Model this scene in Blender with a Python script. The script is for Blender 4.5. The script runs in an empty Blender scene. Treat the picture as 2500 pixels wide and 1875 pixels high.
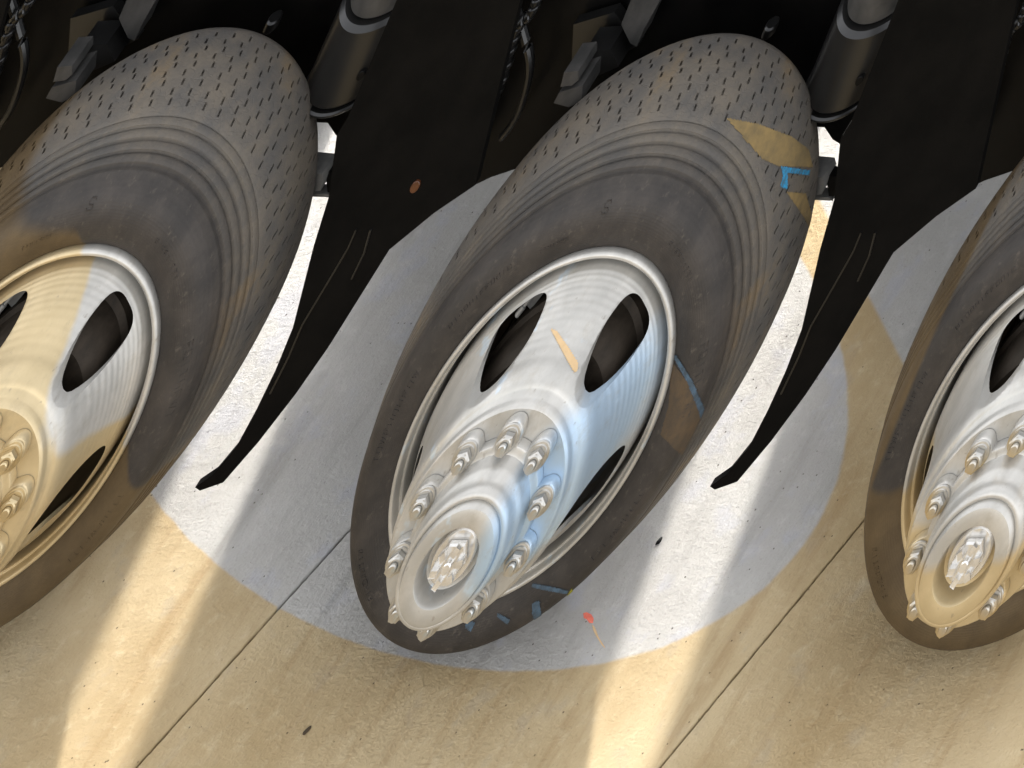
import bpy, bmesh, math, random
from mathutils import Vector, Matrix
from mathutils.geometry import tessellate_polygon
random.seed(7)
sc = bpy.context.scene
COL = sc.collection

# ---------------------------------------------------------------- camera
LENS = 150.0
CAM = Vector((5.91793237, -23.11255586, 21.95774704))
RIGHT = Vector((0.9462743461, -0.2367241868, 0.2202873607))
UP = Vector((-0.2900898043, -0.3204584295, 0.9017506864))
BACK = Vector((-0.1428732563, -0.9172066585, -0.3719128638))
SHX, SHY = -5.353000245, -8.420198385
cam = bpy.data.cameras.new('camera'); cam.lens = LENS; cam.sensor_width = 36
cam.shift_x = SHX; cam.shift_y = SHY; cam.clip_end = 600; cam.clip_start = 1
cam_ob = bpy.data.objects.new('camera', cam); COL.objects.link(cam_ob)
cam_ob.matrix_world = Matrix(((RIGHT.x, UP.x, BACK.x, CAM.x), (RIGHT.y, UP.y, BACK.y, CAM.y), (RIGHT.z, UP.z, BACK.z, CAM.z), (0, 0, 0, 1)))
sc.camera = cam_ob

# ---------------------------------------------------------------- light
SUN_EL = math.radians(34)
LIGHT = Vector((0.27, -1.0, -math.tan(SUN_EL) * 1.036)).normalized()
w = bpy.data.worlds.new('World'); sc.world = w; w.use_nodes = True
wn = w.node_tree
sky = wn.nodes.new('ShaderNodeTexSky'); sky.sky_type = 'NISHITA'; sky.sun_disc = False
sky.sun_elevation = SUN_EL; sky.sun_rotation = math.radians(-15)
sky.air_density = 1.0; sky.dust_density = 3.0; sky.ozone_density = 1.0
bg = wn.nodes['Background']; bg.inputs['Strength'].default_value = 0.15
hz = wn.nodes.new('ShaderNodeHueSaturation'); hz.inputs['Saturation'].default_value = 0.12   # a pale hazy sky
wn.links.new(sky.outputs[0], hz.inputs['Color']); wn.links.new(hz.outputs[0], bg.inputs['Color'])
sun = bpy.data.lights.new('sun', 'SUN'); sun.energy = 1.35; sun.angle = math.radians(2.2); sun.color = (1.0, 0.95, 0.88)
sun_ob = bpy.data.objects.new('sun', sun); COL.objects.link(sun_ob)
sun_ob.rotation_euler = LIGHT.to_track_quat('-Z', 'Y').to_euler()
sc.view_settings.view_transform = 'Standard'; sc.view_settings.look = 'None'
sc.view_settings.exposure = 2.28; sc.view_settings.gamma = 1
sc.cycles.max_bounces = 8

# ---------------------------------------------------------------- measuring helpers (where a seen point lies on a plane)
def ray(px, py):
    dx = ((px - 1250) / 2500 + SHX) * 36 / LENS
    dy = ((937.5 - py) / 2500 + SHY) * 36 / LENS
    return RIGHT * dx + UP * dy - BACK
def at_y(px, py, y):
    d = ray(px, py); t = (y - CAM.y) / d.y
    return CAM + d * t
def on_floor(px, py, z=0.0):
    d = ray(px, py); t = (z - CAM.z) / d.z
    return CAM + d * t
def to_px(p):
    d = Vector(p) - CAM
    z = -d.dot(BACK); f = 2500 * LENS / 36
    return (1250 + f * d.dot(RIGHT) / z - SHX * 2500, 937.5 - (f * d.dot(UP) / z - SHY * 2500))

# ---------------------------------------------------------------- materials
def mat(name):
    m = bpy.data.materials.new(name); m.use_nodes = True
    return m, m.node_tree, m.node_tree.nodes['Principled BSDF']
class N:
    def __init__(s, nt): s.nt = nt
    def new(s, t, **kw):
        n = s.nt.nodes.new(t)
        for k, v in kw.items(): setattr(n, k, v)
        return n
    def put(s, sock, v):
        if hasattr(v, 'is_output') or isinstance(v, bpy.types.NodeSocket): s.nt.links.new(v, sock)
        else: sock.default_value = v
    def math(s, op, a, b=0.0, c=None, clamp=False):
        n = s.new('ShaderNodeMath', operation=op); n.use_clamp = clamp
        s.put(n.inputs[0], a); s.put(n.inputs[1], b)
        if c is not None: s.put(n.inputs[2], c)
        return n.outputs[0]
    def step(s, v, lo, hi):
        n = s.new('ShaderNodeMapRange'); n.interpolation_type = 'SMOOTHSTEP'
        s.put(n.inputs[0], v); n.inputs[1].default_value = lo; n.inputs[2].default_value = hi
        return n.outputs[0]
    def mix(s, f, a, b):
        n = s.new('ShaderNodeMix', data_type='RGBA')
        s.put(n.inputs[0], f)
        s.put(n.inputs[6], a if not isinstance(a, tuple) else (*a, 1)[:4]); s.put(n.inputs[7], b if not isinstance(b, tuple) else (*b, 1)[:4])
        return n.outputs[2]
    def noise(s, vec, scale, detail=6, rough=0.6):
        n = s.new('ShaderNodeTexNoise'); s.put(n.inputs['Vector'], vec)
        n.inputs['Scale'].default_value = scale; n.inputs['Detail'].default_value = detail; n.inputs['Roughness'].default_value = rough
        return n.outputs[0]
    def vor(s, vec, scale, feature='F1'):
        n = s.new('ShaderNodeTexVoronoi', feature=feature); s.put(n.inputs['Vector'], vec); n.inputs['Scale'].default_value = scale
        return n.outputs[0]
    def coord(s, kind='Object'):
        return s.new('ShaderNodeTexCoord').outputs[kind]
    def scalevec(s, v, sc_, rot=(0, 0, 0)):
        n = s.new('ShaderNodeMapping'); s.put(n.inputs[0], v); n.inputs['Scale'].default_value = sc_; n.inputs['Rotation'].default_value = rot
        return n.outputs[0]
    def sep(s, v):
        n = s.new('ShaderNodeSeparateXYZ'); s.put(n.inputs[0], v); return n.outputs
    def bump(s, h, strength, dist, normal=None):
        n = s.new('ShaderNodeBump'); s.put(n.inputs['Height'], h); n.inputs['Strength'].default_value = strength; n.inputs['Distance'].default_value = dist
        if normal is not None: s.put(n.inputs['Normal'], normal)
        return n.outputs[0]

def lin(r, g, b):
    f = lambda c: c / 12.92 if c <= 0.04045 else ((c + 0.055) / 1.055) ** 2.4
    return (f(r / 255), f(g / 255), f(b / 255))

def dust_mask(g, kind):
    """Where dried tan mud covers a wheel, in the wheel's own coordinates (origin at the hub, x along the truck)."""
    x, y, z = g.sep(g.coord())
    wob = g.math('MULTIPLY', g.math('SUBTRACT', g.noise(g.coord(), 3.0), 0.5), 0.05)
    if kind == 'left':
        a = g.math('ADD', g.math('ADD', x, g.math('MULTIPLY', z, 0.95)), wob)
        return g.math('MULTIPLY', g.step(a, 0.285, 0.27), g.step(z, 0.36, 0.33))
    if kind == 'right':
        low = g.step(g.math('ADD', g.math('ADD', z, g.math('MULTIPLY', x, -0.1)), wob), 0.02, -0.01)
        grey = g.math('MULTIPLY', g.step(x, -0.40, -0.38), g.step(z, -0.12, -0.10))
        grey = g.math('MULTIPLY', grey, g.step(x, -0.27, -0.29))
        side = g.math('MULTIPLY', g.step(x, -0.37, -0.385), g.step(z, 0.42, 0.40))
        return g.math('MAXIMUM', side, g.math('MULTIPLY', low, g.math('SUBTRACT', 1.0, grey)))
    return None

def rubber(name, kind):
    m, nt, b = mat(name); g = N(nt)
    co = g.coord(); x, y, z = g.sep(co)
    n1 = g.noise(co, 9, 8, 0.7); n2 = g.noise(co, 60, 6, 0.7)
    r = g.math('SQRT', g.math('ADD', g.math('MULTIPLY', x, x), g.math('MULTIPLY', z, z)))
    tread = g.step(r, 0.405, 0.44)
    side = g.mix(g.step(n1, 0.35, 0.7), lin(40, 37, 35), lin(58, 53, 49))
    tr = g.mix(g.step(n1, 0.3, 0.72), lin(72, 70, 68), lin(98, 90, 79))
    tr = g.mix(g.math('MULTIPLY', g.step(g.noise(co, 4.5, 5, 0.7), 0.56, 0.7), 0.5), tr, lin(108, 88, 58))
    col = g.mix(tread, side, tr)
    col = g.mix(g.math('MULTIPLY', g.step(n2, 0.55, 0.75), 0.35), col, lin(104, 96, 86))
    dm = dust_mask(g, kind)
    if dm is not None:
        dc = g.mix(g.step(n1, 0.3, 0.75), lin(66, 53, 34), lin(86, 71, 48))
        col = g.mix(dm, col, dc)
    g.put(b.inputs['Base Color'], col)
    g.put(b.inputs['Roughness'], g.math('ADD', 0.52, g.math('MULTIPLY', n2, 0.25)))
    b.inputs['Specular IOR Level'].default_value = 0.35
    # faint circular mould lines on the sidewall plus grain
    lines = g.math('SINE', g.math('MULTIPLY', r, 1400.0))
    h = g.math('ADD', g.math('MULTIPLY', lines, 0.08), g.math('ADD', g.math('MULTIPLY', n2, 0.8), g.math('MULTIPLY', g.noise(co, 260, 4), 0.5)))
    crk = g.step(g.vor(g.scalevec(co, (1, 1.7, 1)), 70, 'DISTANCE_TO_EDGE'), 0.0, 0.07)
    h = g.math('ADD', h, g.math('MULTIPLY', g.math('MULTIPLY', crk, tread), 0.5))
    g.put(b.inputs['Normal'], g.bump(h, 0.6, 0.0014))
    return m

def steel(name, kind, brushed=True):
    m, nt, b = mat(name); g = N(nt)
    co = g.coord(); x, y, z = g.sep(co)
    n1 = g.noise(co, 7, 6, 0.65); n2 = g.noise(co, 90, 5, 0.7)
    col = g.mix(g.step(n1, 0.3, 0.75), lin(166, 164, 159), lin(194, 191, 185))
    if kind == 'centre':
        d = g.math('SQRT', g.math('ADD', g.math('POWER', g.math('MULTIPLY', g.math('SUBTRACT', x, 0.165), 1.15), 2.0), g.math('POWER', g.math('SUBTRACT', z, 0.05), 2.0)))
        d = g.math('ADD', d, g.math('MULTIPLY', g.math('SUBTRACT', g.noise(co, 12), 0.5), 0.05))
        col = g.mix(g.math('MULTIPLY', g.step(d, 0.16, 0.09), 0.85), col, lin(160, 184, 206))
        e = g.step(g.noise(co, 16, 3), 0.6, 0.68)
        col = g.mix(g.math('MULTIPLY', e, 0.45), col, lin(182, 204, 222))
    dm = dust_mask(g, kind)
    if dm is not None:
        col = g.mix(dm, col, g.mix(g.step(n1, 0.3, 0.75), lin(180, 162, 126), lin(196, 178, 142)))
    grime = g.math('MULTIPLY', g.step(g.noise(co, 18, 8, 0.75), 0.50, 0.72), 0.32)
    col = g.mix(grime, col, lin(140, 128, 106))
    spots = g.math('MULTIPLY', g.step(g.noise(co, 55, 3), 0.66, 0.74), 0.4)
    col = g.mix(spots, col, lin(120, 110, 96))
    g.put(b.inputs['Base Color'], col)
    b.inputs['Metallic'].default_value = 0.5
    g.put(b.inputs['Roughness'], g.math('ADD', 0.30, g.math('MULTIPLY', n2, 0.22)))
    if brushed:
        r = g.math('SQRT', g.math('ADD', g.math('MULTIPLY', x, x), g.math('MULTIPLY', z, z)))
        rings = g.math('SINE', g.math('ADD', g.math('MULTIPLY', r, 1350.0), g.math('MULTIPLY', n1, 2.0)))
        fade = g.math('MULTIPLY', g.step(r, 0.205, 0.235), g.step(r, 0.287, 0.275))
        h = g.math('ADD', g.math('MULTIPLY', g.math('MULTIPLY', rings, fade), 0.5), g.math('MULTIPLY', n2, 0.4))
        g.put(b.inputs['Normal'], g.bump(h, 0.38, 0.0006))
    else:
        g.put(b.inputs['Normal'], g.bump(n2, 0.25, 0.0006))
    return m

def plain(name, c1, c2, rough=0.5, metal=0.0, scale=12, bump=0.3, bscale=120, spec=0.5):
    m, nt, b = mat(name); g = N(nt); co = g.coord()
    n1 = g.noise(co, scale, 6, 0.65); n2 = g.noise(co, bscale, 5, 0.65)
    g.put(b.inputs['Base Color'], g.mix(g.step(n1, 0.3, 0.72), c1, c2))
    g.put(b.inputs['Roughness'], g.math('ADD', rough - 0.08, g.math('MULTIPLY', n1, 0.16)))
    b.inputs['Metallic'].default_value = metal; b.inputs['Specular IOR Level'].default_value = spec
    g.put(b.inputs['Normal'], g.bump(n2, bump, 0.001))
    return m

def concrete(name):
    m, nt, b = mat(name); g = N(nt)
    co = g.new('ShaderNodeNewGeometry').outputs['Position']; x, y, z = g.sep(co)
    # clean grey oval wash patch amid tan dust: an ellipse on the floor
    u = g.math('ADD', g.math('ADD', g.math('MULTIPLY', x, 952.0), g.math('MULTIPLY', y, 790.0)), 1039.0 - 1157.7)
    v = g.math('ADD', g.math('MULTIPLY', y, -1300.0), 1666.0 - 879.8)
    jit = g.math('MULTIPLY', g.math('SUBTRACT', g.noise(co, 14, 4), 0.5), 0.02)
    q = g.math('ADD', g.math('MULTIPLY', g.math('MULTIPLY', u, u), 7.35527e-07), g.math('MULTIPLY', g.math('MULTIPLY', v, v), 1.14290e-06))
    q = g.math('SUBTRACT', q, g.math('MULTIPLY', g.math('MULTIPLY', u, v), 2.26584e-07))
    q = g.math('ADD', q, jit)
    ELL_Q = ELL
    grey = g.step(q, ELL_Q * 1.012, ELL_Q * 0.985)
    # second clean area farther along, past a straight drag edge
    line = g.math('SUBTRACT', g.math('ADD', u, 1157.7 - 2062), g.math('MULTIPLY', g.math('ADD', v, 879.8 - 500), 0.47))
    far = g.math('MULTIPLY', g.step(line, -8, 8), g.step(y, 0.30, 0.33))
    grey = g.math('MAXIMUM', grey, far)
    dirv = g.scalevec(co, (5.0, 0.7, 1.0), (0, 0, -0.42))
    st = g.noise(dirv, 2.6, 6, 0.65)
    n1 = g.noise(co, 2.2, 6, 0.6); n2 = g.noise(co, 26, 8, 0.7); n3 = g.noise(co, 150, 5, 0.7)
    blot = g.noise(co, 9, 5, 0.6)
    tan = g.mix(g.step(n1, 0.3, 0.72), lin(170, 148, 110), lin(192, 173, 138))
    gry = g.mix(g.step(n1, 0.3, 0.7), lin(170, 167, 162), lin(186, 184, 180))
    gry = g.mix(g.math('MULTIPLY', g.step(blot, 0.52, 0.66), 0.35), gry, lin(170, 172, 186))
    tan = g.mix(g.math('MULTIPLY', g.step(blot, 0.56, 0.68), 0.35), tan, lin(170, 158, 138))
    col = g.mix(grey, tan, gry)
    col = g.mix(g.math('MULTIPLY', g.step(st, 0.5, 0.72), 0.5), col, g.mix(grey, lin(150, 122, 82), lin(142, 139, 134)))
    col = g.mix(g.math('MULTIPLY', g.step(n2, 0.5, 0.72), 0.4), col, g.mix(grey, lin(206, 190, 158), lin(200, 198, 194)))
    col = g.mix(g.math('MULTIPLY', g.step(n3, 0.55, 0.7), 0.25), col, lin(120, 104, 80))
    pits = g.step(g.vor(co, 46), 0.10, 0.06)
    pit2 = g.math('MULTIPLY', pits, g.step(g.noise(co, 17, 2), 0.5, 0.56))
    col = g.mix(g.math('MULTIPLY', pit2, 0.75), col, lin(70, 60, 48))
    g.put(b.inputs['Base Color'], col)
    b.inputs['Roughness'].default_value = 0.85; b.inputs['Specular IOR Level'].default_value = 0.25
    h = g.math('ADD', g.math('ADD', g.math('MULTIPLY', n2, 1.0), g.math('MULTIPLY', n3, 0.45)), g.math('MULTIPLY', pit2, -0.8))
    g.put(b.inputs['Normal'], g.bump(h, 1.0, 0.006))
    return m
_a, _b, _c, _d, _e = 7.35527228e-07, -2.26583919e-07, 1.14290029e-06, -1.50369038e-03, -1.74875976e-03
ELL = _a * 1157.70138**2 + _b * 1157.70138 * 879.81265 + _c * 879.81265**2 - 1.0

M_RUB = {k: rubber('tyre_rubber_' + k, k) for k in ('left', 'centre', 'right')}
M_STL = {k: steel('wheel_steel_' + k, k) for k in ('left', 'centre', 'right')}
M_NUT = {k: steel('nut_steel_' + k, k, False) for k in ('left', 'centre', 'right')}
for _m in M_NUT.values():
    _b = _m.node_tree.nodes['Principled BSDF']; _b.inputs['Metallic'].default_value = 0.85
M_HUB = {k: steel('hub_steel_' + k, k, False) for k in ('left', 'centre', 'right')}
M_BLK = plain('black_chassis_paint', (0.0015, 0.0015, 0.0015), (0.0040, 0.0036, 0.0032), 0.45, 0, 9, 0.35, 60, 0.12)
M_BLK2 = plain('black_gloss_metal', (0.004, 0.004, 0.004), (0.008, 0.0075, 0.007), 0.32, 0.0, 6, 0.12, 30, 0.55)
M_FLAP = plain('black_flap_rubber', (0.0012, 0.0012, 0.0012), (0.0036, 0.0032, 0.0028), 0.7, 0, 7, 0.5, 90, 0.05)
M_DRUM = plain('rusty_drum_iron', (0.020, 0.015, 0.010), (0.045, 0.034, 0.024), 0.7, 0.2, 25, 0.5, 120, 0.3)
M_GREY = plain('grey_cast_metal', lin(96, 96, 94), lin(130, 128, 124), 0.55, 0.4, 20, 0.4, 90)
M_DGREY = plain('worn_dark_grey_paint', lin(40, 40, 39), lin(64, 62, 60), 0.55, 0.2, 14, 0.4, 80)
M_CHROME = plain('bright_polished_metal', lin(205, 203, 200), lin(230, 228, 224), 0.22, 0.7, 20, 0.2, 90)
M_CONC = concrete('dusty_concrete')
M_JOINT = plain('dark_joint_soil', lin(58, 47, 34), lin(84, 70, 50), 0.9, 0, 60, 0.6, 200)

# ---------------------------------------------------------------- mesh helpers
def link_mesh(name, me, parent=None, m=None):
    o = bpy.data.objects.new(name, me); COL.objects.link(o)
    if m: me.materials.append(m)
    if parent: o.parent = parent
    return o
def from_bm(name, bm, parent=None, m=None, smooth=35, recalc=True):
    me = bpy.data.meshes.new(name)
    if recalc: bmesh.ops.recalc_face_normals(bm, faces=bm.faces[:])
    bm.to_mesh(me); bm.free()
    if smooth:
        me.shade_smooth(); me.set_sharp_from_angle(angle=math.radians(smooth))
    return link_mesh(name, me, parent, m)
def lathe(bm, prof, n=128, closed=False):
    """prof: (radius, y) round the Y axis"""
    rings = []
    for r, y in prof:
        rings.append([bm.verts.new((r * math.cos(2 * math.pi * i / n), y, r * math.sin(2 * math.pi * i / n))) for i in range(n)])
    k = len(prof)
    for j in range(k if closed else k - 1):
        a, b2 = rings[j], rings[(j + 1) % k]
        for i in range(n):
            bm.faces.new((a[i], a[(i + 1) % n], b2[(i + 1) % n], b2[i]))
    return rings
def cap(bm, ring): bm.faces.new(ring)
def smooth_prof(pts, sub=4):
    out = []
    P = [pts[0]] + list(pts) + [pts[-1]]
    for i in range(1, len(P) - 2):
        for t in range(sub):
            u = t / sub
            q = []
            for k in range(2):
                a, b2, c, d = P[i - 1][k], P[i][k], P[i + 1][k], P[i + 2][k]
                q.append(0.5 * (2 * b2 + (c - a) * u + (2 * a - 5 * b2 + 4 * c - d) * u * u + (3 * b2 - a - 3 * c + d) * u ** 3))
            out.append(tuple(q))
    out.append(pts[-1]); return out
R0 = 0.31                                   # radius of the rim lip
def pr(pts):                                # (radius / lip radius, height in front of the lip, 1300 = 1 m) -> (r, y)
    return [(r * R0, -o / 1300.0) for r, o in pts]
def box(bm, c, s, rot=None, bev=0.0):
    r = bmesh.ops.create_cube(bm, size=1.0); vs = r['verts']
    for v in vs:
        v.co = Vector((v.co.x * s[0], v.co.y * s[1], v.co.z * s[2]))
        if rot: v.co = rot @ v.co
        v.co += Vector(c)
    if bev:
        es = list({e for v in vs for e in v.link_edges})
        bmesh.ops.bevel(bm, geom=es, offset=bev, segments=2, affect='EDGES', profile=0.6)
def prism(bm, poly, y0, y1):
    """poly of (x, z), thickened from y0 to y1"""
    f = [bm.verts.new((x, y0, z)) for x, z in poly]; k = [bm.verts.new((x, y1, z)) for x, z in poly]
    n = len(poly)
    for t in tessellate_polygon([[Vector((x, z, 0)) for x, z in poly]]):
        bm.faces.new([f[i] for i in t]); bm.faces.new([k[i] for i in t[::-1]])
    for i in range(n): bm.faces.new((f[i], f[(i + 1) % n], k[(i + 1) % n], k[i]))
def tube(bm, pts, rad, n=10):
    pts = [Vector(p) for p in pts]; rings = []
    for i, p in enumerate(pts):
        t = (pts[min(i + 1, len(pts) - 1)] - pts[max(i - 1, 0)]).normalized()
        a = t.orthogonal().normalized(); c = t.cross(a)
        rr = rad[i] if isinstance(rad, (list, tuple)) else rad
        rings.append([bm.verts.new(p + (a * math.cos(2 * math.pi * k / n) + c * math.sin(2 * math.pi * k / n)) * rr) for k in range(n)])
    for a, b2 in zip(rings, rings[1:]):
        for k in range(n): bm.faces.new((a[k], a[(k + 1) % n], b2[(k + 1) % n], b2[k]))
    bm.faces.new(rings[0][::-1]); bm.faces.new(rings[-1])
def cyl(bm, a, b2, r0, r1=None, n=32, bev=0.0):
    a = Vector(a); b2 = Vector(b2); L = (b2 - a).length; r1 = r0 if r1 is None else r1
    q = (b2 - a).to_track_quat('Z', 'Y').to_matrix()
    prof = [(0, 0), (r0 - bev, 0), (r0, bev), (r1, L - bev), (r1 - bev, L), (0, L)] if bev else [(0, 0), (r0, 0), (r1, L), (0, L)]
    rings = []
    for r, h in prof:
        if r == 0: rings.append([bm.verts.new(a + q @ Vector((0, 0, h)))])
        else: rings.append([bm.verts.new(a + q @ Vector((r * math.cos(2 * math.pi * i / n), r * math.sin(2 * math.pi * i / n), h))) for i in range(n)])
    for u, v in zip(rings, rings[1:]):
        for i in range(n):
            j = (i + 1) % n
            if len(u) == 1: bm.faces.new((u[0], v[i], v[j]))
            elif len(v) == 1: bm.faces.new((u[i], u[j], v[0]))
            else: bm.faces.new((u[i], u[j], v[j], v[i]))
def inside(p, poly):
    x, y = p; c = False; j = len(poly) - 1
    for i in range(len(poly)):
        xi, yi = poly[i]; xj, yj = poly[j]
        if (yi > y) != (yj > y) and x < (xj - xi) * (y - yi) / (yj - yi) + xi: c = not c
        j = i
    return c

# ---------------------------------------------------------------- the floor
ground = bpy.data.meshes.new('ground')
ground.from_pydata([(-200, -200, -0.03), (200, -200, -0.03), (200, 200, -0.03), (-200, 200, -0.03)], [], [(0, 1, 2, 3)])
go = link_mesh('ground', ground, None, M_JOINT); go['kind'] = 'structure'
pave = bpy.data.objects.new('pavement', None); COL.objects.link(pave); pave['kind'] = 'structure'
PITCH = 1.318
ja = on_floor(812, 1338); jb = on_floor(346, 1857)
jd = (jb - ja); jd.z = 0; jd.normalize(); slope = jd.x / jd.y
x_at0 = ja.x - slope * ja.y
def slab(k):
    bm = bmesh.new(); gap = 0.0024; n = 260; y0, y1 = -7.0, 9.0
    ys = [y0 + (y1 - y0) * i / n for i in range(n + 1)]
    ys = sorted(set(ys) | {-0.6 + 0.01 * i for i in range(160)})
    L, Rr = [], []
    for y in ys:
        xl = x_at0 + k * PITCH + slope * y + gap + random.uniform(-0.0012, 0.0012)
        xr = x_at0 + (k + 1) * PITCH + slope * y - gap + random.uniform(-0.0012, 0.0012)
        bv = 0.003 + random.uniform(0, 0.002)
        L.append([bm.verts.new(c) for c in ((xl, y, -0.029), (xl, y, -0.004), (xl + bv, y, 0))])
        Rr.append([bm.verts.new(c) for c in ((xr - bv, y, 0), (xr, y, -0.004), (xr, y, -0.029))])
    for i in range(len(ys) - 1):
        p, q = L[i] + Rr[i], L[i + 1] + Rr[i + 1]
        for j in range(5): bm.faces.new((p[j], p[j + 1], q[j + 1], q[j]))
    return from_bm('concrete_slab', bm, pave, M_CONC, 20, False)
for k in range(-4, 4): slab(k)

# ---------------------------------------------------------------- the truck
truck = bpy.data.objects.new('truck', None); COL.objects.link(truck)
truck['label'] = 'black truck underside standing on three grey tyred silver steel wheels'
truck['category'] = 'truck'

HUBZ = 0.45
# --- meshes of one wheel (origin at the centre of the lip plane)
def disc_mesh():
    front = pr([(0.893, -74)]) + smooth_prof(pr([(0.893, -40), (0.886, -16), (0.868, -2), (0.84, 14), (0.80, 44), (0.755, 88), (0.722, 130), (0.70, 168), (0.678, 188), (0.660, 195)]), 4)
    front = front + pr([(0.652, 197), (0.650, 199)]) + pr([(0.640, 203), (0.634, 212), (0.631, 220), (0.626, 225), (0.617, 228), (0.55, 228), (0.30, 228)])
    back = [(max(r - 0.006, 0.08), y + 0.010) for r, y in front[::-1]]
    bm = bmesh.new(); lathe(bm, front + back, 160, closed=True)
    bmesh.ops.recalc_face_normals(bm, faces=bm.faces[:])
    me = bpy.data.meshes.new('disc'); bm.to_mesh(me); bm.free()
    ob = link_mesh('disc_tmp', me)
    cb = bmesh.new()
    for k in range(5):
        a = math.radians(54 + 72 * k); c = Vector((math.cos(a), 0, math.sin(a))) * (0.770 * R0); t = Vector((-math.sin(a), 0, math.cos(a))); rad = Vector((math.cos(a), 0, math.sin(a)))
        n = 40; r1 = []; r2 = []
        for i in range(n):
            th = 2 * math.pi * i / n
            ct, sn = math.cos(th), math.sin(th)
            ex = 2 / 2.5
            p = c + t * (0.200 * R0 * math.copysign(abs(ct) ** ex, ct)) + rad * (0.088 * R0 * math.copysign(abs(sn) ** ex, sn))
            r1.append(cb.verts.new(p + Vector((0, -0.2, 0)))); r2.append(cb.verts.new(p + Vector((0, 0.12, 0))))
        for i in range(n): cb.faces.new((r1[i], r1[(i + 1) % n], r2[(i + 1) % n], r2[i]))
        cb.faces.new(r1[::-1]); cb.faces.new(r2)
    bmesh.ops.recalc_face_normals(cb, faces=cb.faces[:])
    cm = bpy.data.meshes.new('cut'); cb.to_mesh(cm); cb.free(); co = link_mesh('cut_tmp', cm)
    md = ob.modifiers.new('b', 'BOOLEAN'); md.operation = 'DIFFERENCE'; md.object = co; md.solver = 'EXACT'
    bv = ob.modifiers.new('v', 'BEVEL'); bv.width = 0.0018; bv.segments = 2; bv.limit_method = 'ANGLE'; bv.angle_limit = math.radians(50)
    dg = bpy.context.evaluated_depsgraph_get()
    out = bpy.data.meshes.new_from_object(ob.evaluated_get(dg)); out.name = 'wheel'
    bpy.data.objects.remove(ob); bpy.data.objects.remove(co); bpy.data.meshes.remove(me); bpy.data.meshes.remove(cm)
    # the barrel and lip of the rim belong to the same wheel
    bm = bmesh.new(); bm.from_mesh(out)
    lip = smooth_prof(pr([(0.985, -40), (0.998, -16), (1.006, -2), (1.002, 8), (0.988, 13), (0.972, 11), (0.962, 2), (0.957, -6), (0.950, -8), (0.943, -6), (0.936, -10), (0.932, -22)]), 4)
    lip += pr([(0.929, -60), (0.930, -120), (0.920, -200), (0.915, -330), (0.97, -352), (1.0, -368), (0.99, -340)])
    lathe(bm, lip + [(r + 0.003, y) for r, y in pr([(0.93, -330), (0.93, -120)])][:0], 160)
    bmesh.ops.recalc_face_normals(bm, faces=bm.faces[:])
    bm.to_mesh(out); bm.free()
    out.shade_smooth(); out.set_sharp_from_angle(angle=math.radians(38))
    return out
def tyre_rows():
    side = smooth_prof([(0.985, -14), (1.02, 0), (1.10, 12), (1.19, 14), (1.27, 2), (1.318, -22), (1.338, -46)], 4)
    ribs = []
    for i in range(4):
        f = i / 4; r = 1.345 + 0.088 * f; o = -52 - 88 * f
        ribs += [(r - 0.012, o), (r - 0.010, o - 3), (r + 0.010, o - 5), (r + 0.014, o - 8), (r + 0.021, o - 17), (r + 0.020, o - 19), (r + 0.006, o - 20)]
    ribs += [(1.432, -140), (1.440, -146)]
    tread = [(1.448, -156)] + [(1.448 + 0.030 * math.sin(math.pi * i / 9), -156 - 21.8 * i) for i in range(1, 10)]
    rear = [(1.440, -362), (1.403, -382), (1.30, -402), (1.15, -412), (1.0, -392), (0.97, -370)]
    return side, ribs, tread, rear
NSEG = 240
def tyre_mesh():
    side, ribs, tread, rear = tyre_rows()
    prof = pr(side + ribs + tread + rear)
    j0 = len(side) + len(ribs)
    bm = bmesh.new(); rings = lathe(bm, prof, NSEG)
    bm.faces.ensure_lookup_table()
    rnd = random.Random(3)
    for j in range(j0, j0 + len(tread) - 1):
        row = j - j0
        for i in range(NSEG):
            if (i + row * 2 + (row % 2)) % 4: continue
            f = bm.faces.get((rings[j][i], rings[j][(i + 1) % NSEG], rings[j + 1][(i + 1) % NSEG], rings[j + 1][i]))
            a, b2, c, d = rings[j][i].co, rings[j][(i + 1) % NSEG].co, rings[j + 1][(i + 1) % NSEG].co, rings[j + 1][i].co
            def P(u, v): return (a * (1 - u) + b2 * u) * (1 - v) + (d * (1 - u) + c * u) * v
            s = rnd.uniform(-0.05, 0.05); lean = 0.16
            q = [P(0.24 - lean + s, 0.12), P(0.74 - lean + s, 0.12), P(0.74 + lean + s, 0.88), P(0.24 + lean + s, 0.88)]
            out = [rings[j][i], rings[j][(i + 1) % NSEG], rings[j + 1][(i + 1) % NSEG], rings[j + 1][i]]
            bm.faces.remove(f)
            top = [bm.verts.new(p) for p in q]
            low = [bm.verts.new(p - Vector((p.x, 0, p.z)).normalized() * 0.007) for p in q]
            for k in range(4):
                n = (k + 1) % 4
                bm.faces.new((out[k], out[n], top[n], top[k])); bm.faces.new((top[k], top[n], low[n], low[k]))
            bm.faces.new(low)
    # flattened where it stands on the floor
    for v in bm.verts:
        if v.co.z < -HUBZ + 0.002: v.co.z = -HUBZ + 0.002
    me = bpy.data.meshes.new('tyre'); bmesh.ops.recalc_face_normals(bm, faces=bm.faces[:]); bm.to_mesh(me); bm.free()
    me.shade_smooth(); me.set_sharp_from_angle(angle=math.radians(40))
    return me
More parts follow.
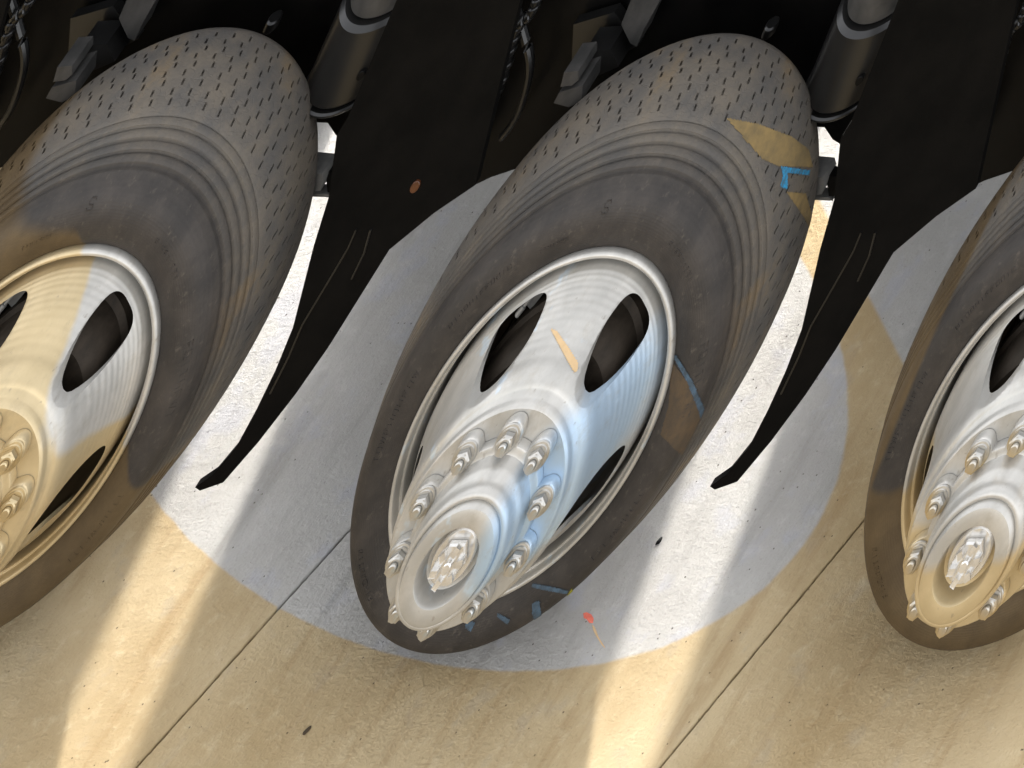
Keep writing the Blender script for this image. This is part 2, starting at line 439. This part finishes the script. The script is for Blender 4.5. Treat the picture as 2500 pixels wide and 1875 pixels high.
def letters_mesh():
    """worn raised strokes round the sidewall, and one readable S at the top"""
    bm = bmesh.new()
    rnd = random.Random(11)
    def on_side(r, a): return Vector((r * math.cos(a), 0, r * math.sin(a)))
    side = pr(tyre_rows()[0])
    def ysurf(r):
        for (r0, y0), (r1, y1) in zip(side, side[1:]):
            if r0 <= r <= r1: return y0 + (y1 - y0) * (r - r0) / max(r1 - r0, 1e-9)
        return side[-1][1]
    def stroke(pts, wd=0.0016, h=0.0012):
        P = [Vector((p.x, ysurf(math.hypot(p.x, p.z)), p.z)) for p in pts]
        for p, q in zip(P, P[1:]):
            t = (q - p).normalized(); nn = Vector((0, -1, 0)); sd = t.cross(nn) * wd * 0.5
            lo = [p - sd + nn * -0.0005, p + sd + nn * -0.0005, q + sd + nn * -0.0005, q - sd + nn * -0.0005]
            hi = [c + nn * (h + 0.0005) for c in lo]
            a = [bm.verts.new(c) for c in lo]; b2 = [bm.verts.new(c) for c in hi]
            bm.faces.new(b2)
            for k in range(4): bm.faces.new((a[k], a[(k + 1) % 4], b2[(k + 1) % 4], b2[k]))
    def glyph(a0, r, sz, lines):
        up = on_side(1, a0); rt = Vector((math.sin(a0), 0, -math.cos(a0)))
        for l in lines: stroke([on_side(r, a0) + rt * (u * sz) + up * (v * sz) for u, v in l])
    S = [[(.5, .8), (.3, 1), (-.3, 1), (-.5, .75), (-.3, .5), (.3, .45), (.5, .2), (.3, 0), (-.3, 0), (-.5, .2)]]
    glyph(math.radians(97), 1.235 * R0, 0.015, S)
    G = [[[(-.4, 0), (-.4, 1)], [(.4, 0), (.4, 1)], [(-.4, .5), (.4, .5)]], [[(-.4, 1), (.4, 1)], [(0, 0), (0, 1)]], [[(-.5, 1), (-.25, 0), (0, 1), (.25, 0), (.5, 1)]],
         [[(-.4, 0), (-.4, 1), (.4, 1)], [(-.4, .5), (.2, .5)]], [[(0, 0), (0, 1)]], [[(-.4, 0), (.4, 0), (.4, 1), (-.4, 1), (-.4, 0)]]]
    for base, cnt, r, sz in ((64, 9, 1.16, 0.010), (22, 8, 1.22, 0.013), (150, 12, 1.17, 0.009), (118, 7, 1.14, 0.007), (-18, 10, 1.18, 0.010), (188, 10, 1.16, 0.012), (232, 9, 1.17, 0.010)):
        a = base
        for i in range(cnt):
            glyph(math.radians(a), r * R0, sz, rnd.choice(G)); a -= math.degrees(sz * 1.35 / (r * R0))
    me = bpy.data.meshes.new('sidewall_lettering'); bmesh.ops.recalc_face_normals(bm, faces=bm.faces[:]); bm.to_mesh(me); bm.free(); return me
def hub_mesh():
    bm = bmesh.new(); n = 240
    def outline(k):
        th = 2 * math.pi * k / n; d = ((th - math.pi / 2) / (math.pi / 5) + 0.5) % 1.0 - 0.5      # -0.5..0.5 round each nut
        lobe = max(0.0, 1 - (abs(d) * math.pi / 5 * 0.505 / 0.098) ** 2) ** 0.5
        return max(0.470, 0.505 * math.cos(d * math.pi / 5) + 0.098 * lobe) if lobe > 0 else 0.470
    levels = [(0.000, 229), (0.000, 245), (-0.004, 250), (-0.012, 252)]
    rings = []
    for dr, o in levels:
        rings.append([bm.verts.new(((outline(k) + dr) * R0 * math.cos(2 * math.pi * k / n), -o / 1300, (outline(k) + dr) * R0 * math.sin(2 * math.pi * k / n))) for k in range(n)])
    pts = pr([(0.440, 252), (0.424, 255), (0.418, 264), (0.416, 280), (0.410, 290)]) + smooth_prof(pr([(0.400, 296), (0.393, 306), (0.390, 318), (0.380, 328), (0.362, 332), (0.348, 330), (0.340, 326)]), 3)
    for r, y in pts: rings.append([bm.verts.new((r * math.cos(2 * math.pi * k / n), y, r * math.sin(2 * math.pi * k / n))) for k in range(n)])
    for a, b2 in zip(rings, rings[1:]):
        for k in range(n): bm.faces.new((a[k], a[(k + 1) % n], b2[(k + 1) % n], b2[k]))
    me = bpy.data.meshes.new('hub'); bmesh.ops.recalc_face_normals(bm, faces=bm.faces[:]); bm.to_mesh(me); bm.free(); me.shade_smooth(); me.set_sharp_from_angle(angle=math.radians(32)); return me
def hubcap_mesh():
    bm = bmesh.new()
    pts = pr([(0.345, 322), (0.338, 334), (0.326, 344), (0.30, 348), (0.245, 347), (0.226, 345), (0.218, 340), (0.212, 322), (0.204, 306), (0.18, 302), (0.10, 304)])
    rg = lathe(bm, pts, 96); cap(bm, rg[-1])
    me = bpy.data.meshes.new('hub_cap'); bmesh.ops.recalc_face_normals(bm, faces=bm.faces[:]); bm.to_mesh(me); bm.free(); me.shade_smooth(); me.set_sharp_from_angle(angle=math.radians(40)); return me
def spindle_mesh():
    bm = bmesh.new(); rnd = random.Random(5)
    y0 = -302 / 1300
    cyl(bm, (0, y0, 0), (0, y0 - 0.014, 0), 0.051, n=48, bev=0.003)
    cyl(bm, (0, y0 - 0.014, 0), (0, y0 - 0.026, 0), 0.039, n=6, bev=0.003)
    for k in range(6):
        a = k * math.pi / 3 + 0.3
        box(bm, (0.028 * math.cos(a), y0 - 0.029, 0.028 * math.sin(a)), (0.017, 0.011, 0.013), Matrix.Rotation(-a + rnd.uniform(-.3, .3), 3, 'Y'), 0.001)
    cyl(bm, (0, y0 - 0.02, 0), (0, y0 - 0.036, 0), 0.011, n=20, bev=0.002)
    me = bpy.data.meshes.new('spindle_nut'); bmesh.ops.recalc_face_normals(bm, faces=bm.faces[:]); bm.to_mesh(me); bm.free(); me.shade_smooth(); me.set_sharp_from_angle(angle=math.radians(35)); return me
def nut_mesh():
    bm = bmesh.new()
    lathe(bm, [(0.010, 0.0), (0.0275, 0.0), (0.0285, -0.0012), (0.0275, -0.0032), (0.0245, -0.0040), (0.0238, -0.0060), (0.0175, -0.0070)], 32)
    cyl(bm, (0, -0.006, 0), (0, -0.017, 0), 0.0220, 0.0214, n=6, bev=0.0024)
    lathe(bm, [(0.0178, -0.0165), (0.0155, -0.0190), (0.0122, -0.0190), (0.0120, -0.0160)], 24)
    cyl(bm, (0, -0.014, 0), (0, -0.025, 0), 0.0112, 0.0108, n=18, bev=0.0018)
    me = bpy.data.meshes.new('lug_nut'); bmesh.ops.recalc_face_normals(bm, faces=bm.faces[:]); bm.to_mesh(me); bm.free(); me.shade_smooth(); me.set_sharp_from_angle(angle=math.radians(30)); return me
def drum_mesh():
    bm = bmesh.new()
    rg = lathe(bm, pr([(0.60, 60), (0.64, 40), (0.66, 10), (0.665, -40), (0.70, -48), (0.70, -70), (0.665, -76), (0.66, -240), (0.90, -246), (0.91, -320)]), 96); cap(bm, rg[0]); cap(bm, rg[-1])
    for k in range(24):
        a = 2 * math.pi * k / 24
        box(bm, (0.675 * R0 * math.cos(a), 0.12, 0.675 * R0 * math.sin(a)), (0.006, 0.10, 0.014), Matrix.Rotation(-a, 3, 'Y'), 0.001)
    me = bpy.data.meshes.new('brake_drum'); bmesh.ops.recalc_face_normals(bm, faces=bm.faces[:]); bm.to_mesh(me); bm.free(); me.shade_smooth(); me.set_sharp_from_angle(angle=math.radians(35)); return me
def valve_mesh():
    bm = bmesh.new()
    a = math.radians(120)
    c = Vector((math.cos(a) * 0.86 * R0, 0.028, math.sin(a) * 0.86 * R0))
    tube(bm, [c + Vector((0.01, 0.02, 0.006)), c, c + Vector((-0.01, -0.012, -0.012)), c + Vector((-0.022, -0.018, -0.03))], [0.008, 0.008, 0.006, 0.005], 12)
    cyl(bm, c + Vector((-0.022, -0.018, -0.03)), c + Vector((-0.03, -0.022, -0.044)), 0.0075, n=16, bev=0.001)
    box(bm, c + Vector((-0.03, 0.03, -0.045)), (0.06, 0.02, 0.035), Matrix.Rotation(0.5, 3, 'Y'), 0.003)
    me = bpy.data.meshes.new('valve_stem'); bmesh.ops.recalc_face_normals(bm, faces=bm.faces[:]); bm.to_mesh(me); bm.free(); me.shade_smooth(); me.set_sharp_from_angle(angle=math.radians(35)); return me

MESH = dict(wheel=disc_mesh(), tyre=tyre_mesh(), sidewall_lettering=letters_mesh(), hub=hub_mesh(), hub_cap=hubcap_mesh(), spindle_nut=spindle_mesh(), lug_nut=nut_mesh(), brake_drum=drum_mesh(), valve_stem=valve_mesh())
for me in MESH.values(): me.materials.clear(); me.materials.append(M_BLK)
def inst(name, parent, m):
    o = bpy.data.objects.new(name, MESH[name]); COL.objects.link(o); o.parent = parent
    o.material_slots[0].link = 'OBJECT'; o.material_slots[0].material = m
    return o
WHEELS = {}
LAB = {'left': 'silver wheel caked in tan mud at the left edge', 'centre': 'clean silver wheel with blue tinted face and blue painted tyre', 'right': 'cream dusty wheel cut off at the right edge'}
for kind, x in (('left', -PITCH), ('centre', 0.0), ('right', PITCH)):
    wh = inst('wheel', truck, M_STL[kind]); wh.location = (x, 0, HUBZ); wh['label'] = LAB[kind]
    WHEELS[kind] = wh
    inst('tyre', wh, M_RUB[kind]); inst('sidewall_lettering', wh, M_RUB[kind])['kind'] = 'stuff'
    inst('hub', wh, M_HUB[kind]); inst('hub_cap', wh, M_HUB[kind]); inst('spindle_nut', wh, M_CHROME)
    inst('brake_drum', wh, M_DRUM); inst('valve_stem', wh, M_GREY)
    for k in range(10):
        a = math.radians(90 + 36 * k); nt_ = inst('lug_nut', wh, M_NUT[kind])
        nt_.location = (0.505 * R0 * math.cos(a), -252 / 1300, 0.505 * R0 * math.sin(a)); nt_.rotation_euler = (0, random.uniform(0, 1), 0)

# --- painted and rusty marks that lie on the centre wheel
def mark(name, prof, polys, m, parent, off=0.0009, arange=(-180, 180), da=0.25, ds=2):
    """cells of a lathe surface that fall inside an outline, as a thin film on that surface"""
    bm = bmesh.new(); prof = [prof[0]] + [p for p in prof[1:]]
    fine = []
    for (r0, y0), (r1, y1) in zip(prof, prof[1:]):
        k = max(1, int(math.hypot(r1 - r0, y1 - y0) / 0.002))
        for i in range(k): fine.append((r0 + (r1 - r0) * i / k, y0 + (y1 - y0) * i / k))
    fine.append(prof[-1]); loc = parent.matrix_basis.translation; cache = {}
    nrm = []
    for i in range(len(fine)):
        a, b2 = fine[max(i - 1, 0)], fine[min(i + 1, len(fine) - 1)]
        t = Vector((b2[0] - a[0], b2[1] - a[1])).normalized(); nrm.append((-t.y, t.x))
    def vert(i, j):
        if (i, j) not in cache:
            r, y = fine[i]; nr, ny = nrm[i]
            sgn = 1
            if nr * 1 + ny * -1 < 0: sgn = -1
            r += nr * sgn * off; y += ny * sgn * off; a = math.radians(arange[0] + j * da)
            cache[(i, j)] = bm.verts.new((r * math.cos(a), y, r * math.sin(a)))
        return cache[(i, j)]
    nj = int((arange[1] - arange[0]) / da)
    for i in range(len(fine) - 1):
        for j in range(nj):
            a = math.radians(arange[0] + (j + .5) * da); r, y = fine[i]
            nr, ny = nrm[i]; sg = -1 if nr - ny < 0 else 1
            pw = Vector((r * math.cos(a) + loc.x, y + loc.y, r * math.sin(a) + loc.z))
            if Vector((nr * sg * math.cos(a), ny * sg, nr * sg * math.sin(a))).dot(CAM - pw) <= 0: continue
            if any(inside(to_px((r * math.cos(a) + loc.x, y + loc.y, r * math.sin(a) + loc.z)), p) for p in polys):
                bm.faces.new((vert(i, j), vert(i + 1, j), vert(i + 1, j + 1), vert(i, j + 1)))
    todo = set(bm.verts); isl = []
    while todo:
        st = [todo.pop()]; got = set(st)
        while st:
            v = st.pop()
            for e in v.link_edges:
                o = e.other_vert(v)
                if o in todo: todo.discard(o); got.add(o); st.append(o)
        isl.append(got)
    big = max(isl, key=len)
    bmesh.ops.delete(bm, geom=[v for v in bm.verts if v not in big], context='VERTS')
    return from_bm(name, bm, parent, m, 0)
M_BLUE = plain('blue_chalk_paint', lin(56, 84, 98), lin(30, 142, 190), 0.7, 0, 110, 0.5, 200)
M_TAN = plain('dried_tan_mud', lin(98, 84, 56), lin(130, 108, 66), 0.85, 0, 26, 0.9, 140)
M_ORANGE = plain('orange_rust_streak', lin(196, 166, 124), lin(206, 176, 134), 0.6, 0.1, 40, 0.3, 160)
M_RED = plain('red_paint_speck', lin(214, 96, 78), lin(232, 120, 96), 0.7, 0, 60, 0.3, 160)
M_YEL = plain('yellow_green_chalk', lin(120, 118, 20), lin(150, 146, 30), 0.7, 0, 60, 0.3, 160)
M_BROWN = plain('brown_mud_film', lin(58, 48, 36), lin(78, 62, 42), 0.8, 0, 40, 0.5, 160)
M_BLUED = plain('faded_blue_chalk', lin(44, 56, 66), lin(62, 84, 102), 0.7, 0, 60, 0.4, 200)
_s, _r, _t, _k = tyre_rows()
TYP = pr(_s + _r + _t + _k[:2])
cw = WHEELS['centre']
mark('mud_patch', TYP, [[(1772, 290), (1850, 305), (1930, 335), (1972, 365), (1984, 410), (1900, 408), (1860, 390), (1820, 345)]], M_TAN, cw, 0.0008, (10, 110))
mark('paint_mark', TYP, [[(1903, 408), (1976, 418), (1974, 430), (1921, 424), (1921, 464), (1903, 458), (1910, 430)]], M_BLUE, cw, 0.0012, (0, 100))
mark('mud_patch', TYP, [[(1918, 470), (1966, 474), (1990, 560), (1975, 560), (1960, 530)]], M_TAN, cw, 0.0008, (0, 100))
for _poly in ([(1300, 1422), (1340, 1428), (1388, 1440), (1384, 1449), (1330, 1438), (1300, 1431)], [(1300, 1470), (1318, 1462), (1322, 1500), (1308, 1520), (1300, 1500)], [(1216, 1494), (1246, 1510), (1240, 1522), (1214, 1502)], [(1138, 1512), (1162, 1516), (1150, 1540), (1138, 1530)]):
    mark('chalk_mark', TYP, [_poly], M_BLUED, cw, 0.0012, (-150, 0))
DISC = pr([(0.868, -2), (0.84, 14), (0.80, 44), (0.755, 88), (0.722, 130), (0.70, 168), (0.678, 188)])
mark('rust_streak', smooth_prof(DISC, 3), [[(1344, 800), (1360, 806), (1384, 840), (1412, 884), (1410, 906), (1402, 908), (1386, 880), (1368, 846)]], M_ORANGE, cw, 0.0008, (40, 140))
mark('mud_patch', TYP, [[(1640, 880), (1676, 930), (1704, 1000), (1716, 1060), (1700, 1130), (1660, 1110), (1612, 1060), (1632, 990)]], M_BROWN, cw, 0.0007, (-60, 60))
mark('chalk_line', TYP, [[(1640, 862), (1652, 866), (1690, 930), (1718, 1000), (1728, 1070), (1722, 1140), (1712, 1140), (1716, 1070), (1704, 1004), (1678, 934)]], M_BLUED, cw, 0.0012, (-70, 60))
mark('chalk_dot', TYP, [[(1378, 1462), (1396, 1434), (1399, 1446), (1388, 1464)]], M_YEL, cw, 0.0016, (-150, 0))

# ---------------------------------------------------------------- chassis, flaps and running gear
CH_Y = 0.45
def poly_at(pts, y, dx=0.0):
    out = []
    for px, py in pts:
        p = at_y(px, py, y); out.append((p.x + dx, p.z))
    return out
bm = bmesh.new()
edge = []
for k in (-2, -1, 0, 1, 2):
    edge += poly_at([(640, 400), (726, 296), (800, 300), (820, 330), (1000, 440), (1150, 456), (1200, 432), (1290, 402), (1336, 358), (1420, 330)], CH_Y, k * PITCH)
top = 1.30
poly = edge + [(edge[-1][0], top), (edge[0][0], top)]
prism(bm, poly, CH_Y, CH_Y + 0.10)
chassis = from_bm('chassis_panel', bm, truck, M_BLK, 30)
bm = bmesh.new(); box(bm, (0, 1.75, 2.7), (8.0, 1.2, 1.5), None, 0.02)
from_bm('upper_sun_blocker', bm, truck, M_BLK, 30)  # unseen box added above the frame to keep sun off the tyre tops
# unseen blocks added to shade the floor, with slots for strips of sun
for k in (-1, 0, 1, 2):
    xl, xr = -0.97 + (k - 1) * PITCH, -1.17 + k * PITCH
    lo = [(xl, 1.15, 0.02), (xr, 1.15, 0.02), (xr - 0.054, 1.35, 0.02), (xl - 0.054, 1.35, 0.02)]
    bm = bmesh.new(); a = [bm.verts.new(c) for c in lo]; b2 = [bm.verts.new((c[0], c[1], 1.94)) for c in lo]
    bm.faces.new(a); bm.faces.new(b2)
    for q in range(4): bm.faces.new((a[q], a[(q + 1) % 4], b2[(q + 1) % 4], b2[q]))
    from_bm('sun_slot_blocker', bm, truck, M_BLK, 30)

def copy_to(o, dx, parent=None):
    c = o.copy(); COL.objects.link(c); c.parent = parent or o.parent; c.location.x += dx if parent is None else 0
    for ch in list(o.children): 
        d = ch.copy(); COL.objects.link(d); d.parent = c
    return c
def part(name, bm, m, parent=truck, smooth=35):
    # give every part its own origin
    vs = [v.co for v in bm.verts]; lo = Vector((min(v.x for v in vs), min(v.y for v in vs), min(v.z for v in vs))); hi = Vector((max(v.x for v in vs), max(v.y for v in vs), max(v.z for v in vs)))
    c = (lo + hi) / 2
    base = c
    if parent is not truck: base = Vector(parent['_o']); 
    bmesh.ops.translate(bm, vec=-base, verts=bm.verts[:])
    o = from_bm(name, bm, parent, m, smooth)
    if parent is truck: o.location = c; o['_o'] = tuple(c)
    return o
RUN = []
# mudflap: a hanging rubber wedge behind each wheel
FY = 0.12
flap_px = [(476, 1190), (488, 1198), (545, 1178), (632, 1078), (722, 962), (800, 850), (950, 610), (1060, 520), (1160, 452), (1240, 120), (1280, -40), (985, -40), (850, 285), (822, 330), (803, 480), (766, 600), (715, 800), (672, 905), (626, 1000), (575, 1094), (520, 1160)]
bm = bmesh.new(); prism(bm, poly_at(flap_px, FY), FY, FY + 0.016)
flap = part('mudflap', bm, M_FLAP); RUN.append(flap)
for pts in ([(905, 560), (889, 618), (859, 680)], [(870, 560), (850, 606), (800, 690), (738, 793), (705, 871), (660, 960)]):
    bm = bmesh.new(); tube(bm, [at_y(a, b2, FY - 0.001) for a, b2 in pts], 0.0026, 6); part('flap_rib', bm, M_BLK2, flap)
# air spring
def vert_cyl(px_b, py_b, y, h):
    b2 = at_y(px_b, py_b, y); return b2, b2 + Vector((0, 0, h))
a, b2 = vert_cyl(872, 150, 0.36, 0.152)
bm = bmesh.new(); cyl(bm, a, b2, 0.104, 0.104, 64, 0.008); spring = part('air_spring', bm, M_BLK2); RUN.append(spring)
bm = bmesh.new(); cyl(bm, b2, b2 + Vector((0, 0, 0.20)), 0.088, 0.086, 64, 0.006); part('spring_top', bm, M_DGREY, spring)
bm = bmesh.new(); c = a + Vector((0.052, -0.0905, 0.060)); cyl(bm, c + Vector((-0.001, 0.01, 0)), c + Vector((0.001, -0.006, 0)), 0.009, n=16, bev=0.001); part('bolt_head', bm, M_BLK, spring)
bm = bmesh.new(); c = a + Vector((0, 0, -0.010)); cyl(bm, c, c + Vector((0, 0, 0.009)), 0.107, 0.107, 64, 0.003); part('spring_base', bm, M_BLK2, spring)
# shiny pipe end
c = at_y(672, 42, 0.40); bm = bmesh.new(); cyl(bm, c + Vector((0, 0, -.02)), c + Vector((0, 0, 0.002)), 0.016, 0.016, 32, 0.003)
RUN.append(part('pipe_end', bm, M_BLK2))
def slab_px(name, pts, y, d, m):
    bm = bmesh.new(); prism(bm, poly_at(pts, y), y, y + d)
    o = part(name, bm, m); RUN.append(o); return o
slab_px('bracket', [(290, 45), (318, -20), (392, -20), (346, 60), (328, 100), (312, 92)], 0.38, 0.05, M_DGREY)
slab_px('bracket', [(130, 200), (140, 164), (176, 160), (176, 182), (160, 196)], 0.30, 0.06, M_DGREY)
slab_px('bracket', [(112, 240), (126, 214), (186, 196), (182, 236), (150, 250)], 0.30, 0.06, M_DGREY)
slab_px('bracket', [(180, 190), (196, 112), (260, 108), (280, 150), (210, 180)], 0.36, 0.05, M_BLK2)
# spring shackle seen across the bright gap
slab_px('shackle', [(735, 432), (745, 420), (786, 424), (790, 440), (782, 466), (746, 470)], 0.30, 0.04, M_GREY)
slab_px('shackle_bar', [(715, 408), (830, 424), (830, 470), (800, 470), (796, 436), (716, 420)], 0.315, 0.02, M_BLK)
slab_px('shackle_bar', [(715, 472), (800, 474), (810, 482), (715, 478)], 0.315, 0.02, M_GREY)
# frame members
slab_px('frame_rail', [(1105, -20), (1150, -20), (1095, 130), (1050, 255), (1000, 400), (960, 400), (1010, 240), (1060, 100)], 0.41, 0.035, M_BLK2)
slab_px('frame_rail', [(1210, -20), (1245, -20), (1130, 420), (1095, 420)], 0.40, 0.04, M_BLK)
slab_px('frame_plate', [(940, 330), (980, 255), (995, 258), (990, 300), (952, 350)], 0.33, 0.02, M_BLK2)
slab_px('frame_plate', [(1400, 60), (1500, 30), (1560, 110), (1470, 160), (1395, 170)], 0.42, 0.02, M_BLK2)
slab_px('bracket', [(1376, 205), (1392, 160), (1440, 160), (1432, 190), (1424, 205)], 0.30, 0.05, M_DGREY) if False else None
slab_px('spring_lug', [(832, 320), (846, 300), (885, 274), (898, 276), (894, 290), (866, 312), (850, 330)], 0.20, 0.03, M_GREY)
for hp in ([(20, -20), (44, 60), (60, 150), (30, 260), (-20, 330)],):
    P = [at_y(a_, b_, 0.40) for a_, b_ in hp]; Q = []
    for i_ in range(len(P) - 1):
        for t_ in range(6):
            p0, p1, p2, p3 = P[max(i_ - 1, 0)], P[i_], P[i_ + 1], P[min(i_ + 2, len(P) - 1)]; u_ = t_ / 6
            Q.append(0.5 * (2 * p1 + (p2 - p0) * u_ + (2 * p0 - 5 * p1 + 4 * p2 - p3) * u_ ** 2 + (3 * p1 - p0 - 3 * p2 + p3) * u_ ** 3))
    bm = bmesh.new(); tube(bm, Q, 0.009, 10); RUN.append(part('air_hose', bm, M_BLK2))
# braided hose with ferrules
pts = [at_y(*p, 0.385) for p in ((1315, -10), (1300, 30), (1268, 58), (1250, 110), (1232, 180), (1208, 240), (1186, 290), (1160, 350), (1136, 400), (1120, 450))]
bm = bmesh.new(); tube(bm, pts, 0.010, 10); hose = part('brake_hose', bm, M_BLK2); RUN.append(hose)
rnd = random.Random(4)
for i in range(len(pts) - 1):
    for f in (0.2, 0.7):
        p = pts[i].lerp(pts[i + 1], f); t = (pts[i + 1] - pts[i]).normalized()
        bm = bmesh.new(); cyl(bm, p - t * 0.006, p + t * 0.006, 0.0135, n=12, bev=0.002); part('ferrule', bm, M_BLK2, hose)
c = at_y(1012, 458, FY - 0.004); bm = bmesh.new(); cyl(bm, c, c + Vector((0, 0.006, 0)), 0.011, n=20, bev=0.001)
M_AMB = plain('faded_orange_reflector', (0.04, 0.010, 0.002), (0.07, 0.02, 0.004), 0.4, 0, 40, 0.3, 200)
part('reflector', bm, M_AMB)
for o in RUN:
    for dx in (PITCH, -PITCH): copy_to(o, dx)
for o in bpy.data.objects:
    if '_o' in o: del o['_o']

# ---------------------------------------------------------------- marks on the floor
def floor_mark(name, pts, m, label, cat):
    bm = bmesh.new(); P = [on_floor(a, b2, 0.001) for a, b2 in pts]
    c = sum(P, Vector()) / len(P)
    lo = [bm.verts.new((p.x - c.x, p.y - c.y, 0.0002)) for p in P]; hi = [bm.verts.new((c.x * 0 + (p.x - c.x) * 0.93, (p.y - c.y) * 0.93, 0.0012)) for p in P]
    bm.faces.new(hi)
    for i in range(len(P)):
        j = (i + 1) % len(P); bm.faces.new((lo[i], lo[j], hi[j], hi[i]))
    o = from_bm(name, bm, None, m, 0); o.location = (c.x, c.y, 0); o['label'] = label; o['category'] = cat
    return o
floor_mark('paint_speck', [(1424, 1496), (1432, 1494), (1444, 1500), (1450, 1510), (1448, 1520), (1440, 1520), (1432, 1510), (1426, 1508)], M_RED, 'small red paint speck on the grey floor beside the centre tyre', 'paint mark')
floor_mark('rust_trickle', [(1446, 1524), (1452, 1530), (1462, 1556), (1478, 1582), (1470, 1574), (1456, 1552), (1448, 1536)], M_ORANGE, 'thin orange trickle running from the red speck on the floor', 'stain')
def chip(px, py, r, m, label):
    c = on_floor(px, py); bm = bmesh.new(); rn = random.Random(int(px))
    bmesh.ops.create_icosphere(bm, subdivisions=2, radius=r)
    for v in bm.verts: v.co *= rn.uniform(0.75, 1.15); v.co.z *= 0.45; v.co.x *= 1.5
    bmesh.ops.translate(bm, vec=(0, 0, r * 0.3), verts=bm.verts[:])
    o = from_bm('stone_chip', bm, None, m, 60); o.location = (c.x, c.y, 0); o.rotation_euler = (0, 0, rn.uniform(0, 3)); o['label'] = label; o['category'] = 'stone chip'
chip(748, 1786, 0.0062, M_JOINT, 'dark sliver of grit on the tan concrete right of the first floor joint')
chip(1608, 1323, 0.0055, M_BLK, 'black speck on grey concrete close to the clean wheel\'s tyre')
